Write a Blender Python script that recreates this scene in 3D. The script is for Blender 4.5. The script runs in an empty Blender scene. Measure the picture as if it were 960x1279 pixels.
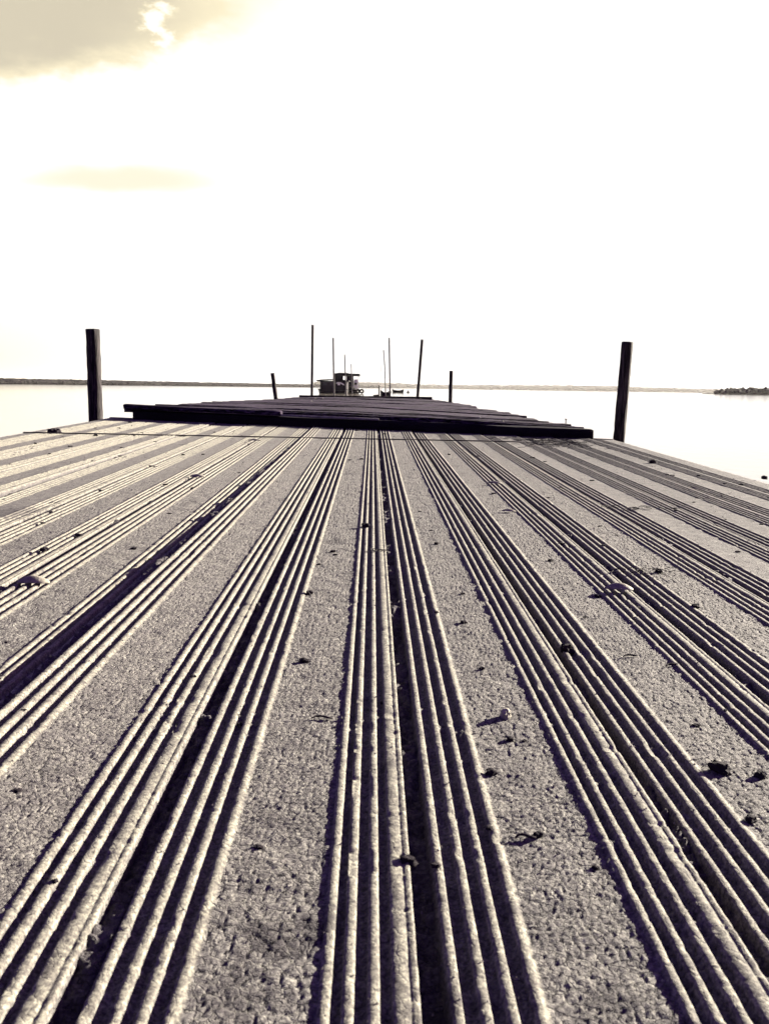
import bpy, bmesh, math, random
import numpy as np
from mathutils import Vector, Matrix, noise
R = math.radians
random.seed(7)
rng = np.random.default_rng(11)

# ------------------------------------------------------------------ scene, camera
sc = bpy.context.scene
col = bpy.data.collections.new('place'); sc.collection.children.link(col)
sc.view_settings.view_transform = 'Standard'
sc.view_settings.look = 'None'
EV = 3.2
sc.view_settings.exposure = EV
sc.view_settings.gamma = 1.0
EXP = 2 ** EV

W, H, F = 960.0, 1279.0, 1154.0          # photograph size and focal length in its pixels
CAMZ = 1.10                               # lens above the water
pitch = math.atan((639.5 - 484.5) / F)
roll = R(0.85)
fwd = Vector((0, math.cos(pitch), -math.sin(pitch)))
up0 = Vector((0, math.sin(pitch), math.cos(pitch)))
rt0 = Vector((1, 0, 0))
right = (rt0 * math.cos(roll) + up0 * math.sin(roll)).normalized()
up = (up0 * math.cos(roll) - rt0 * math.sin(roll)).normalized()
CAM = Vector((0, 0, CAMZ))
cd = bpy.data.cameras.new('camera'); cam = bpy.data.objects.new('camera', cd)
sc.collection.objects.link(cam); sc.camera = cam
M = Matrix((right, up, -fwd)).transposed().to_4x4(); M.translation = CAM
cam.matrix_world = M
cd.sensor_fit = 'VERTICAL'; cd.sensor_height = 24.0; cd.lens = 24.0 * F / H
cd.clip_start = 0.05; cd.clip_end = 40000
cd.dof.use_dof = True; cd.dof.focus_distance = 3.6; cd.dof.aperture_fstop = cd.lens / 1.7

def ray(px, py):
    return (fwd * F + right * (px - W / 2) - up * (py - H / 2)).normalized()
def at(px, py, Y):
    d = ray(px, py); return CAM + d * (Y / d.y)
def azel(px, py):
    d = ray(px, py); return math.degrees(math.atan2(d.x, d.y)), math.degrees(math.asin(d.z))

# deck frame: the near metal deck runs slightly uphill and leans slightly to the right
HD = 0.5
dV = ray(465.1, 463.5)
d2 = ray(465.1 + 900, 463.5 + 900 * 0.029)
dX = (d2 - dV * d2.dot(dV)).normalized()
dN = dX.cross(dV).normalized()
DECK = Matrix((dX, dV, dN)).transposed().to_4x4(); DECK.translation = CAM - dN * HD
DINV = DECK.inverted()
def on_deck(px, py, lift=0.0):
    d = ray(px, py); o = DECK.translation + dN * lift
    t = (o - CAM).dot(dN) / d.dot(dN)
    return DINV @ (CAM + d * t)

# ------------------------------------------------------------------ naming helpers
def tag(o, label=None, cat=None, group=None, kind=None):
    if label: o['label'] = label
    if cat: o['category'] = cat
    if group: o['group'] = group
    if kind: o['kind'] = kind
    return o
def empty(name, loc, label=None, cat=None, group=None, mat=None):
    o = bpy.data.objects.new(name, None); col.objects.link(o)
    o.empty_display_size = 0.2
    if mat is not None: o.matrix_world = mat
    else: o.location = loc
    return tag(o, label, cat, group)
def mesh_obj(name, verts, faces, mat, parent=None, smooth=False, world=False):
    me = bpy.data.meshes.new(name); me.from_pydata([tuple(v) for v in verts], [], faces); me.update()
    if smooth: me.polygons.foreach_set('use_smooth', [True] * len(me.polygons))
    me.materials.append(mat)
    o = bpy.data.objects.new(name, me); col.objects.link(o)
    if parent: o.parent = parent
    return o
def bm_obj(name, bm, mat, parent=None, smooth=False):
    bmesh.ops.recalc_face_normals(bm, faces=bm.faces)
    me = bpy.data.meshes.new(name); bm.to_mesh(me); bm.free()
    if smooth: me.polygons.foreach_set('use_smooth', [True] * len(me.polygons))
    me.materials.append(mat)
    o = bpy.data.objects.new(name, me); col.objects.link(o)
    if parent: o.parent = parent
    return o
def box(bm, x0, x1, y0, y1, z0, z1, bev=0.0):
    r = bmesh.ops.create_cube(bm, size=1.0)
    for v in r['verts']:
        v.co = Vector(((x0 + x1) / 2 + v.co.x * (x1 - x0), (y0 + y1) / 2 + v.co.y * (y1 - y0), (z0 + z1) / 2 + v.co.z * (z1 - z0)))
    if bev > 0:
        es = list({e for v in r['verts'] for e in v.link_edges})
        bmesh.ops.bevel(bm, geom=es, offset=bev, segments=2, affect='EDGES')
def tube(bm, pts, rad, seg=12, jit=0.0, cap=True):
    rings = []
    n = len(pts)
    for i, p in enumerate(pts):
        p = Vector(p)
        t = (Vector(pts[min(i + 1, n - 1)]) - Vector(pts[max(i - 1, 0)])).normalized()
        a = Vector((0, 1, 0)) if abs(t.y) < 0.8 else Vector((1, 0, 0))
        u = t.cross(a).normalized(); w = t.cross(u)
        r = rad[i] if isinstance(rad, (list, tuple)) else rad
        rings.append([bm.verts.new(p + (u * math.cos(2 * math.pi * k / seg) + w * math.sin(2 * math.pi * k / seg)) * r *
                      (1 + jit * noise.noise((p * 9) + Vector((k * 1.7, 0, 0))))) for k in range(seg)])
    for a, b in zip(rings, rings[1:]):
        for k in range(seg):
            bm.faces.new((a[k], a[(k + 1) % seg], b[(k + 1) % seg], b[k]))
    if cap:
        bm.faces.new(rings[0]); bm.faces.new(rings[-1][::-1])

# ------------------------------------------------------------------ materials
def new_mat(name, rough=0.8, spec=0.3):
    m = bpy.data.materials.new(name); m.use_nodes = True
    nt = m.node_tree; b = nt.nodes['Principled BSDF']
    b.inputs['Roughness'].default_value = rough
    b.inputs['Specular IOR Level'].default_value = spec
    return m, nt, b
def N(nt, t, **kw):
    n = nt.nodes.new(t)
    for k, v in kw.items():
        if k in n.inputs: n.inputs[k].default_value = v
        else: setattr(n, k, v)
    return n
def ramp(nt, fac, stops):
    n = nt.nodes.new('ShaderNodeValToRGB')
    e = n.color_ramp.elements
    while len(e) < len(stops): e.new(0.5)
    for i, (p, c) in enumerate(stops):
        e[i].position = p; e[i].color = (c[0], c[1], c[2], 1) if not isinstance(c, float) else (c, c, c, 1)
    nt.links.new(fac, n.inputs[0]); return n
def math_n(nt, op, a, b=None, clamp=False):
    n = nt.nodes.new('ShaderNodeMath'); n.operation = op; n.use_clamp = clamp
    for i, v in enumerate((a, b)):
        if v is None: continue
        if isinstance(v, (int, float)): n.inputs[i].default_value = v
        else: nt.links.new(v, n.inputs[i])
    return n.outputs[0]
def mixc(nt, fac, a, b, mode='MIX'):
    n = nt.nodes.new('ShaderNodeMix'); n.data_type = 'RGBA'; n.blend_type = mode
    for sock, v in ((n.inputs[0], fac), (n.inputs[6], a), (n.inputs[7], b)):
        if isinstance(v, (int, float)): sock.default_value = v
        elif isinstance(v, (tuple, list)): sock.default_value = (*v[:3], 1)
        else: nt.links.new(v, sock)
    return n.outputs[2]

def mat_mud():
    m, nt, b = new_mat('dried_mud_on_metal', 0.9, 0.15)
    L = nt.links.new
    tc = N(nt, 'ShaderNodeTexCoord'); P = tc.outputs['Object']
    n1 = N(nt, 'ShaderNodeTexNoise', Scale=230.0, Detail=7.0, Roughness=0.7); L(P, n1.inputs['Vector'])
    n2 = N(nt, 'ShaderNodeTexNoise', Scale=7.0, Detail=5.0, Roughness=0.6); L(P, n2.inputs['Vector'])
    n3 = N(nt, 'ShaderNodeTexNoise', Scale=38.0, Detail=5.0, Roughness=0.65); L(P, n3.inputs['Vector'])
    c1 = ramp(nt, n1.outputs['Fac'], [(0.34, (0.022, 0.019, 0.021)), (0.5, (0.086, 0.080, 0.076)), (0.66, (0.175, 0.167, 0.146))])
    c2 = ramp(nt, n3.outputs['Fac'], [(0.32, (0.55, 0.53, 0.58)), (0.58, (1, 1, 1))])
    c = mixc(nt, 1.0, c1.outputs[0], c2.outputs[0], 'MULTIPLY')
    at_ = N(nt, 'ShaderNodeAttribute', attribute_name='rib_tone_gap_shade'); ws = N(nt, 'ShaderNodeSeparateColor'); L(at_.outputs['Color'], ws.inputs[0])
    c = mixc(nt, ws.outputs[0], c, mixc(nt, 1.0, c, (1.12, 1.13, 1.0), 'MULTIPLY'))       # ribs slightly lighter than the flat strips
    c = mixc(nt, math_n(nt, 'MULTIPLY', ws.outputs[1], .55), c, (0.022, 0.018, 0.024))       # shade down in the gaps, painted into the colour
    # dark wet patches of mud with shapes of their own
    st = ramp(nt, n2.outputs['Fac'], [(0.60, 0.0), (0.72, 1.0)])
    stf = math_n(nt, 'MULTIPLY', st.outputs[0], math_n(nt, 'SUBTRACT', 1.25, n3.outputs['Fac']), True)
    sp = N(nt, 'ShaderNodeSeparateXYZ'); L(P, sp.inputs[0])
    # right-hand boards are dirtier
    rd = N(nt, 'ShaderNodeMapRange'); rd.inputs[1].default_value = 1.02; rd.inputs[2].default_value = 1.35
    L(math_n(nt, 'ADD', sp.outputs[0], math_n(nt, 'MULTIPLY', n2.outputs['Fac'], 0.35)), rd.inputs[0])
    n5 = N(nt, 'ShaderNodeTexNoise', Scale=24.0, Detail=6.0, Roughness=0.75); L(P, n5.inputs['Vector'])
    dirt = math_n(nt, 'MULTIPLY', rd.outputs[0], ramp(nt, n5.outputs['Fac'], [(0.35, 0.9), (0.62, 0.25)]).outputs[0], True)
    c = mixc(nt, dirt, c, (0.030, 0.026, 0.029))
    # a patch of damp mud close to the camera
    def spot(px, py, r, k):
        q = on_deck(px, py)
        mp = N(nt, 'ShaderNodeVectorMath', operation='DISTANCE'); L(P, mp.inputs[0]); mp.inputs[1].default_value = q
        d = math_n(nt, 'DIVIDE', mp.outputs['Value'], r)
        d = math_n(nt, 'ADD', d, math_n(nt, 'MULTIPLY', math_n(nt, 'SUBTRACT', n3.outputs['Fac'], 0.5), 3.4))
        return math_n(nt, 'MULTIPLY', ramp(nt, d, [(0.55, 1.0), (1.0, 0.0)]).outputs[0], k)
    s = stf
    for a in ((350, 1180, 0.040, .6), (402, 1162, 0.03, .75), (290, 1245, 0.03, .45), (705, 552, 0.55, .75), (790, 570, .6, .5),
              (560, 1255, 0.03, .6), (760, 1262, .03, .4), (10, 640, 0.16, .6), (420, 676, 0.05, .6)):
        s = math_n(nt, 'MAXIMUM', s, spot(*a))
    c = mixc(nt, s, c, (0.018, 0.015, 0.018))
    L(c, b.inputs['Base Color'])
    # cracked mud relief
    wn = N(nt, 'ShaderNodeTexNoise', Scale=55.0, Detail=3.0); L(P, wn.inputs['Vector'])
    wv = N(nt, 'ShaderNodeVectorMath', operation='MULTIPLY_ADD'); L(wn.outputs['Color'], wv.inputs[0]); wv.inputs[1].default_value = (0.011,) * 3; L(P, wv.inputs[2])
    vo = N(nt, 'ShaderNodeTexVoronoi', feature='DISTANCE_TO_EDGE', Scale=74.0); L(wv.outputs[0], vo.inputs['Vector'])
    vo2 = N(nt, 'ShaderNodeTexVoronoi', feature='DISTANCE_TO_EDGE', Scale=150.0); L(wv.outputs[0], vo2.inputs['Vector'])
    n4 = N(nt, 'ShaderNodeTexNoise', Scale=16.0, Detail=2.0); L(P, n4.inputs['Vector'])
    cr = ramp(nt, vo.outputs['Distance'], [(0.0, 0.0), (0.085, 1.0)])
    cr2 = ramp(nt, vo2.outputs['Distance'], [(0.0, 0.0), (0.10, 1.0)])
    k2 = ramp(nt, n4.outputs['Fac'], [(0.42, 0.0), (0.6, 1.0)])
    hgt = mixc(nt, k2.outputs[0], cr.outputs[0], cr2.outputs[0])
    calm = math_n(nt, 'SUBTRACT', 1.0, math_n(nt, 'MULTIPLY', ws.outputs[0], .72))
    b1 = N(nt, 'ShaderNodeBump', Strength=1.0, Distance=0.0026); L(hgt, b1.inputs['Height']); L(math_n(nt, 'MULTIPLY', calm, .85), b1.inputs['Strength'])
    nf = N(nt, 'ShaderNodeTexNoise', Scale=420.0, Detail=5.0, Roughness=0.7); L(P, nf.inputs['Vector'])
    b2 = N(nt, 'ShaderNodeBump', Strength=0.9, Distance=0.0015); L(nf.outputs['Fac'], b2.inputs['Height']); L(calm, b2.inputs['Strength']); L(b1.outputs[0], b2.inputs['Normal'])
    L(b2.outputs[0], b.inputs['Normal'])
    return m

def mat_wood(name, dark, light, scale=(3, 60, 60), rough=0.75, bump=0.006, space='Object'):
    m, nt, b = new_mat(name, rough, 0.06); L = nt.links.new
    tc = N(nt, 'ShaderNodeTexCoord')
    mp = N(nt, 'ShaderNodeMapping'); mp.inputs['Scale'].default_value = scale; L(tc.outputs[space], mp.inputs['Vector'])
    n1 = N(nt, 'ShaderNodeTexNoise', Scale=1.0, Detail=7.0, Roughness=0.7, Distortion=0.4); L(mp.outputs[0], n1.inputs['Vector'])
    n2 = N(nt, 'ShaderNodeTexNoise', Scale=2.3, Detail=4.0, Roughness=0.6); L(tc.outputs[space], n2.inputs['Vector'])
    c = ramp(nt, n1.outputs['Fac'], [(0.44, dark), (0.72, light)])
    c2 = ramp(nt, n2.outputs['Fac'], [(0.3, (0.45, 0.42, 0.5)), (0.65, (1.1, 1.1, 1.1))])
    L(mixc(nt, 1.0, c.outputs[0], c2.outputs[0], 'MULTIPLY'), b.inputs['Base Color'])
    bp = N(nt, 'ShaderNodeBump', Strength=0.8, Distance=bump); L(n1.outputs['Fac'], bp.inputs['Height']); L(bp.outputs[0], b.inputs['Normal'])
    return m

def mat_plain(name, c, rough=0.7, var=0.25, scale=12.0, spec=0.06, metal=0.0):
    m, nt, b = new_mat(name, rough, spec); L = nt.links.new
    tc = N(nt, 'ShaderNodeTexCoord')
    n1 = N(nt, 'ShaderNodeTexNoise', Scale=scale, Detail=5.0, Roughness=0.65); L(tc.outputs['Object'], n1.inputs['Vector'])
    r = ramp(nt, n1.outputs['Fac'], [(0.3, tuple(x * (1 - var) for x in c)), (0.7, tuple(min(1, x * (1 + var)) for x in c))])
    L(r.outputs[0], b.inputs['Base Color']); b.inputs['Metallic'].default_value = metal
    bp = N(nt, 'ShaderNodeBump', Strength=0.3, Distance=0.01); L(n1.outputs['Fac'], bp.inputs['Height']); L(bp.outputs[0], b.inputs['Normal'])
    return m

MUD = mat_mud()
WOOD = mat_wood('dark_weathered_wood', (0.0008, 0.0004, 0.0016), (0.075, 0.052, 0.092), scale=(2.2, 75, 75), rough=.95, bump=.012)
BEAM = mat_wood('dark_beam_wood', (0.003, 0.002, 0.004), (0.010, 0.008, 0.011))
POST = mat_wood('tarred_post_wood', (0.0025, 0.0018, 0.003), (0.065, 0.055, 0.054), scale=(60, 60, 4), bump=.012)
POLE = mat_plain('grey_pole_wood', (0.04, 0.036, 0.038), 0.8, 0.3, 6)
PALEPOLE = mat_plain('pale_pole_wood', (0.30, 0.28, 0.25), 0.8, 0.2, 6)
LIT_EDGE = mat_plain('lit_edge_grey', (0.10, 0.088, 0.095), 0.9, 0.4, 20)  # paler tone that paints the sunlit edge of the front beam
STEEL = mat_plain('galvanised_edge', (0.17, 0.16, 0.14), 0.6, 0.25, 30)
RUST = mat_plain('dark_bar', (0.02, 0.016, 0.02), 0.8, 0.3, 40)
CLOD = mat_plain('dark_mud_clod', (0.010, 0.008, 0.010), 0.95, 0.4, 90)
STONE = mat_plain('pale_stone', (0.17, 0.16, 0.135), 0.8, 0.2, 60)
LEAF = mat_plain('dry_leaf', (0.13, 0.12, 0.10), 0.6, 0.35, 60)
TWIG = mat_plain('dark_twig', (0.014, 0.011, 0.014), 0.9, 0.3, 60)
HULL = mat_plain('dark_hull_paint', (0.004, 0.003, 0.004), 0.5, 0.25, 3)
CABIN = mat_plain('dark_cabin_panel', (0.005, 0.003, 0.006), 0.6, 0.3, 1.5)
ROOF = mat_plain('dark_roof', (0.006, 0.005, 0.006), 0.7, 0.3, 2)
WHITE = mat_plain('white_boat_paint', (0.7, 0.68, 0.62), 0.5, 0.1, 2)
RUBBER = mat_plain('black_rubber', (0.008, 0.007, 0.008), 0.8, 0.2, 5)
def mat_glass():
    m, nt, b = new_mat('window_glass', 0.05, 0.5); b.inputs['Base Color'].default_value = (0.02, 0.02, 0.025, 1); return m
GLASS = mat_glass()

# ------------------------------------------------------------------ value noise in numpy
_T = rng.random((256, 256))
def vnoise(x, y, s):
    x = x / s; y = y / s
    xi = np.floor(x).astype(int); yi = np.floor(y).astype(int)
    fx = x - xi; fy = y - yi
    fx = fx * fx * (3 - 2 * fx); fy = fy * fy * (3 - 2 * fy)
    g = lambda i, j: _T[i % 256, j % 256]
    return (g(xi, yi) * (1 - fx) + g(xi + 1, yi) * fx) * (1 - fy) + (g(xi, yi + 1) * (1 - fx) + g(xi + 1, yi + 1) * fx) * fy - 0.5

def voronoi(x, y, c):
    xi = np.floor(x / c).astype(int); yi = np.floor(y / c).astype(int)
    f1 = np.full(x.shape, 9.0); f2 = np.full(x.shape, 9.0); h = np.zeros(x.shape)
    for i in (-1, 0, 1):
        for j in (-1, 0, 1):
            a = (xi + i) % 256; b = (yi + j) % 256
            dx = (xi + i + .1 + .8 * _T[a, b]) * c - x; dy = (yi + j + .1 + .8 * _T[(a + 91) % 256, (b + 37) % 256]) * c - y
            d = np.sqrt(dx * dx + dy * dy); near = d < f1
            f2 = np.where(near, f1, np.minimum(f2, d)); h = np.where(near, _T[(a + 13) % 256, (b + 77) % 256], h); f1 = np.where(near, d, f1)
    return f1, f2, h

# ------------------------------------------------------------------ near deck of grooved metal planks
PITCH = 0.5768 * HD
OFF = 0.1237 * HD
XL, XR = -4.86 * HD, 3.97 * HD
pL = on_deck(160, 523); pR = on_deck(741, 548.5)
def yend(x): return pL.y + (pR.y - pL.y) * (x - pL.x) / (pR.x - pL.x)
YE = 8.2
deck = empty('jetty_deck', None, 'grooved metal jetty deck coated in dried cracked mud, filling the foreground', 'jetty deck', mat=DECK)

RIDGES = [18.5, 41.0, 61.8, 84.0, PITCH * 1000 - 87, PITCH * 1000 - 68.5, PITCH * 1000 - 47.7, PITCH * 1000 - 25.5]
def profile(fine):
    """list of (u in m, ztype, z in m) across one plank"""
    P = [(-0.013, 3, -0.015), (-0.008, 3, -0.015), (-0.003, 3, -0.015), (0.002, 3, -0.015), (0.0065, 3, -0.015), (0.0103, 3, -0.014), (0.0112, 2, -0.008)]
    hw = 5.0
    for i, c in enumerate(RIDGES):
        w = hw if i != 7 else 7.4
        if i == 4:
            a = RIDGES[3] + 8.6; b = RIDGES[4] - 7.4
            n = 54 if fine else 12
            P += [(0.001 * (a + (b - a) * t / n), 0, 0.0006) for t in range(n + 1)]
        elif i > 0:
            P += [(0.001 * (RIDGES[i - 1] + c) / 2, 1, -0.0052)]
        base = -0.0032 if i not in (4,) else 0.0004
        P += [(0.001 * (c - w - 0.7), 1, base), (0.001 * (c - w * .94), 2, 0.0022), (0.001 * (c - w * .70), 2, 0.0035), (0.001 * c, 2, 0.0037),
              (0.001 * (c + w * .62), 2, 0.0035), (0.001 * (c + w * .92), 2, 0.0021)]
        if i == 3: P += [(0.001 * (c + w * 1.2), 2, 0.0012)]
        elif i == 7: P += [(0.001 * (c + w * 1.0), 2, 0.0018)]
        else: P += [(0.001 * (c + w + 0.7), 1, -0.0032)]
    e = PITCH
    P += [(e - 0.0168, 2, 0.0024), (e - 0.0135, 2, 0.0034), (e - 0.0108, 2, 0.0024), (e - 0.0102, 2, -0.003), (e - 0.0098, 2, -0.012), (e - 0.0097, 2, -0.022)]
    return P
# per plank: extra height of left and right edge, near and far (m)
TW = {-9: (0, .004, 0, 0), -8: (0, -.004, 0, 0), -7: (.003, 0, 0, 0), -6: (-.004, .010, 0, .004), -5: (-.012, -.002, -.003, 0), -4: (-.002, .002, 0, 0),
      -3: (.002, -.013, 0, -.004), -2: (.024, .001, .006, 0), -1: (.0, .003, 0, .001), 0: (-.001, .010, 0, .004), 1: (-.005, .001, -.002, 0),
      2: (-.001, .002, 0, .001), 3: (-.003, .003, -.002, .003), 4: (-.009, .004, -.006, .002), 5: (-.004, .008, -.004, .005), 6: (-.006, .006, -.004, .004)}
for k in range(-9, 7):
    u0 = OFF + k * PITCH
    xc = u0 + PITCH / 2
    fine = abs(xc) < 0.95
    ystart = max(0.42, abs(xc) / 0.50 - 0.6)
    rows = [-1.5, -0.7, -0.1]
    y = 0.3
    while y < YE:
        rows.append(y)
        if y < ystart: y += 0.05
        else: y += max(0.0026, y * 0.0025) if fine else max(0.008, y * 0.0034)
    rows.append(YE)
    prof = profile(fine)
    prof = [p for p in prof if XL <= u0 + p[0] <= XR] if k in (-9, 6) else prof
    U = np.array([p[0] for p in prof]); T = np.array([p[1] for p in prof]); Z = np.array([p[2] for p in prof])
    Yr = np.array(rows)
    X = np.broadcast_to(u0 + U, (len(Yr), len(U))).copy()
    Yg = np.broadcast_to(Yr[:, None], X.shape).copy()
    scale_end = np.array([yend(u0 + u) for u in U]) / YE
    Yg = np.where(Yg > 0, Yg * scale_end[None, :], Yg)
    Tg = np.broadcast_to(T, X.shape); Zg = np.broadcast_to(Z, X.shape).copy()
    kk = k * 13.7
    # board twist
    nl, nr, fl, fr = TW[k]
    v = np.clip(np.broadcast_to(U, X.shape) / PITCH, 0, 1); t = np.clip((Yg - 0.6) / 5.0, 0, 1)
    edge = (nl * (1 - t) + fl * t) * (1 - v) ** 1.3 + (nr * (1 - t) + fr * t) * v ** 1.3
    edge += 0.0015 * vnoise(Yg + kk, Yg * 0 + kk, 0.9)
    # ridge tops: crumbly edges, lateral wander, notches
    rt = (Tg == 2)
    X += np.where(rt, 0.0004 * vnoise(Yg + kk * 3, X * 0 + np.round(X * 40) * 7.3, 0.03) + 0.0006 * vnoise(Yg, X, 0.007), 0)
    Zg += np.where(Tg == 0, 0.0020, 0.0004) * vnoise(X + kk, Yg, 0.035) * (Tg < 3) + np.where(Tg == 0, 0.0006, 0.0003) * vnoise(X, Yg + kk, 0.011)
    Zg += 0.0006 * vnoise(X, Yg, 0.0052)
    nick = np.clip(vnoise(Yg + kk, np.round(X * 45) * 3.1, 0.030) - 0.34, 0, 1) * 10
    Zg -= np.where(rt & (Zg > 0), np.clip(nick, 0, 1) * 0.0026, 0)
    Zg -= np.where(rt & (Zg > 0), np.clip(vnoise(X + 3, Yg + kk, 0.009) - 0.30, 0, 1) * 0.009, 0)
    # crumbs lodged in the grooves, mud silted against the ribs
    fill = np.clip(vnoise(X + 5, Yg + kk, 0.010) - 0.24, 0, 1) * 0.020 * (0.4 + np.clip(vnoise(X, Yg, 0.25) + .2, 0, 1) * 1.6)
    Zg += np.where((Tg == 1) | (Tg == 3), fill, 0)
    Zg += np.where(Tg == 3, 0.030 * np.clip(vnoise(Yg + kk * 2, X * 0 + kk, 0.13) + .02, 0, .4) + 0.012 * vnoise(X, Yg, 0.014) + 0.008 * vnoise(X, Yg + kk, 0.006), 0)
    if fine:      # curling flakes of dried mud: plates with open cracks between them
        wx = X + 0.006 * vnoise(X, Yg, 0.02); wy = Yg + 0.006 * vnoise(X + 9, Yg, 0.02)
        big = vnoise(X + kk * 7, Yg, 0.20)
        for cell, lo, hi, dep in ((0.0150, -.6, .12, 0.0023), (0.0095, .04, .6, 0.0018)):
            f1, f2, hh = voronoi(wx, wy, cell)
            mk = np.clip((big - lo) * 12, 0, 1) * np.clip((hi - big) * 12, 0, 1) * (Tg == 0)
            gap_ = np.clip((f2 - f1) / 0.0018, 0, 1)
            Zg += mk * (-dep * (1 - gap_) + 0.0008 * (hh - .5) + 0.22 * dep * np.clip(f1 / cell, 0, 1) ** 2 * gap_)
    Zg += edge
    nrow, ncol = X.shape
    # close the section below
    bz = -0.045
    XX = np.concatenate([X, X[:, -1:], X[:, :1]], 1); YY = np.concatenate([Yg, Yg[:, -1:], Yg[:, :1]], 1)
    ZZ = np.concatenate([Zg, np.full((nrow, 1), bz), np.full((nrow, 1), bz)], 1)
    nc = ncol + 2
    V = np.stack([XX, YY, ZZ], -1).reshape(-1, 3)
    i = np.arange(nrow - 1)[:, None] * nc; j = np.arange(nc)[None, :]; j2 = (j + 1) % nc
    Q = np.stack([i + j, i + j2, i + nc + j2, i + nc + j], -1).reshape(-1, 4)
    me = bpy.data.meshes.new('grooved_plank')
    me.vertices.add(len(V)); me.vertices.foreach_set('co', V.ravel())
    me.loops.add(Q.size); me.loops.foreach_set('vertex_index', Q.ravel())
    me.polygons.add(len(Q)); me.polygons.foreach_set('loop_start', np.arange(0, Q.size, 4)); me.polygons.foreach_set('loop_total', np.full(len(Q), 4))
    me.polygons.foreach_set('use_smooth', np.ones(len(Q), bool))
    me.update(calc_edges=True); me.validate()
    wa = me.attributes.new('rib_tone_gap_shade', 'FLOAT_COLOR', 'POINT')
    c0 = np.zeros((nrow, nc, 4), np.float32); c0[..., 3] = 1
    c0[:, :ncol, 0] = (rt & (Z[None, :] > 0.001)); c0[:, :ncol, 1] = (Tg == 3) | (Z[None, :] < -0.006); c0[:, ncol:, 1] = 1  # red: lighter ribs; green: painted shade of gaps and flanges
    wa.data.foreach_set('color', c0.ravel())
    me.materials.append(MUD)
    o = bpy.data.objects.new('grooved_plank', me); col.objects.link(o); o.parent = deck
def deck_z(x, y):
    """approximate surface height on the deck frame"""
    k = math.floor((x - OFF) / PITCH); u = (x - OFF) - k * PITCH
    nl, nr, fl, fr = TW.get(max(-9, min(6, k)), (0, 0, 0, 0)); t = min(1, max(0, (y - .6) / 5)); v = u / PITCH
    e = (nl * (1 - t) + fl * t) * (1 - v) ** 1.3 + (nr * (1 - t) + fr * t) * v ** 1.3
    um = u * 1000
    if um < 10 or um > PITCH * 1000 - 10: return e - 0.013
    for c in RIDGES:
        if abs(um - c) < 5: return e + 0.0034
    if um > 90 and um < PITCH * 1000 - 94: return e
    return e - 0.001
# edge trims and supports of the deck
bm = bmesh.new()
for (xa, za) in ((XL, 0.0), (XR, 0.0)):
    s = -1 if xa < 0 else 1
    ye = yend(xa)
    box(bm, min(xa + s * .003, xa + s * .055), max(xa + s * .003, xa + s * .055), -1.5, ye, -0.24, za - 0.012, 0.006)
bm_obj('edge_beam', bm, STEEL, deck)
bm = bmesh.new()
a = Vector((XL, yend(XL) + .002, 0)); b_ = Vector((XR, yend(XR) + .002, 0))
vs = []
for p in (a, b_):
    for (dy, dz) in ((0, -.06), (0, .0065), (.05, .0065), (.05, -.06)):
        vs.append(bm.verts.new((p.x, p.y + dy, dz)))
for q in range(4): bm.faces.new((vs[q], vs[(q + 1) % 4], vs[4 + (q + 1) % 4], vs[4 + q]))
bm.faces.new(vs[:4]); bm.faces.new(vs[4:][::-1])
bm_obj('end_strip', bm, STEEL, deck)
# thin bar across the planks near the far end
qa, qb = on_deck(29, 541.3), on_deck(655, 553)
bm = bmesh.new()
pts = [Vector((qa.x + (qb.x - qa.x) * t / 24, qa.y + (qb.y - qa.y) * t / 24, 0.0075 + 0.002 * noise.noise((t * .7, 3, 1)))) for t in range(25)]
tube(bm, pts, 0.0042, 6)
bm_obj('cross_rod', bm, RUST, deck, True)
for yb in (-1.2, .2, 1.7, 3.2, 4.7, 6.2):
    bm = bmesh.new(); box(bm, XL + .01, XR - .01, yb, yb + .1, -0.2, -0.047); bm_obj('bearer', bm, RUST, deck)

# ------------------------------------------------------------------ second deck: dark transverse timbers
def edge_pts(T):
    r = []
    for px, py, Y in T:
        p = at(px, py, Y); r.append((Y, p.x, p.z - CAMZ))
    return r
Lp = edge_pts([(160, 509, 8.62), (250, 503, 11.5), (330, 499.5, 17.5), (375, 496, 26.2)])
Rp = edge_pts([(737, 534, 7.72), (690, 527.5, 9.0), (605, 511, 14), (565, 502.8, 19.2), (542, 499, 25.6)])
def lerp(T, s):
    n = len(T)
    y = T[0][0] + (T[-1][0] - T[0][0]) * s
    for a, b in zip(T, T[1:]):
        if y <= b[0] or b is T[-1]:
            t = (y - a[0]) / (b[0] - a[0]); return Vector((a[1] + (b[1] - a[1]) * t, y, CAMZ + a[2] + (b[2] - a[2]) * t))
wd = empty('timber_jetty', (0, 8.2, 0.8), 'dark timber jetty of rough cross boards stepping up beyond the metal deck', 'timber jetty')
def to_w(o): o.location = -Vector(wd.location); return o
NB = 76
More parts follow.
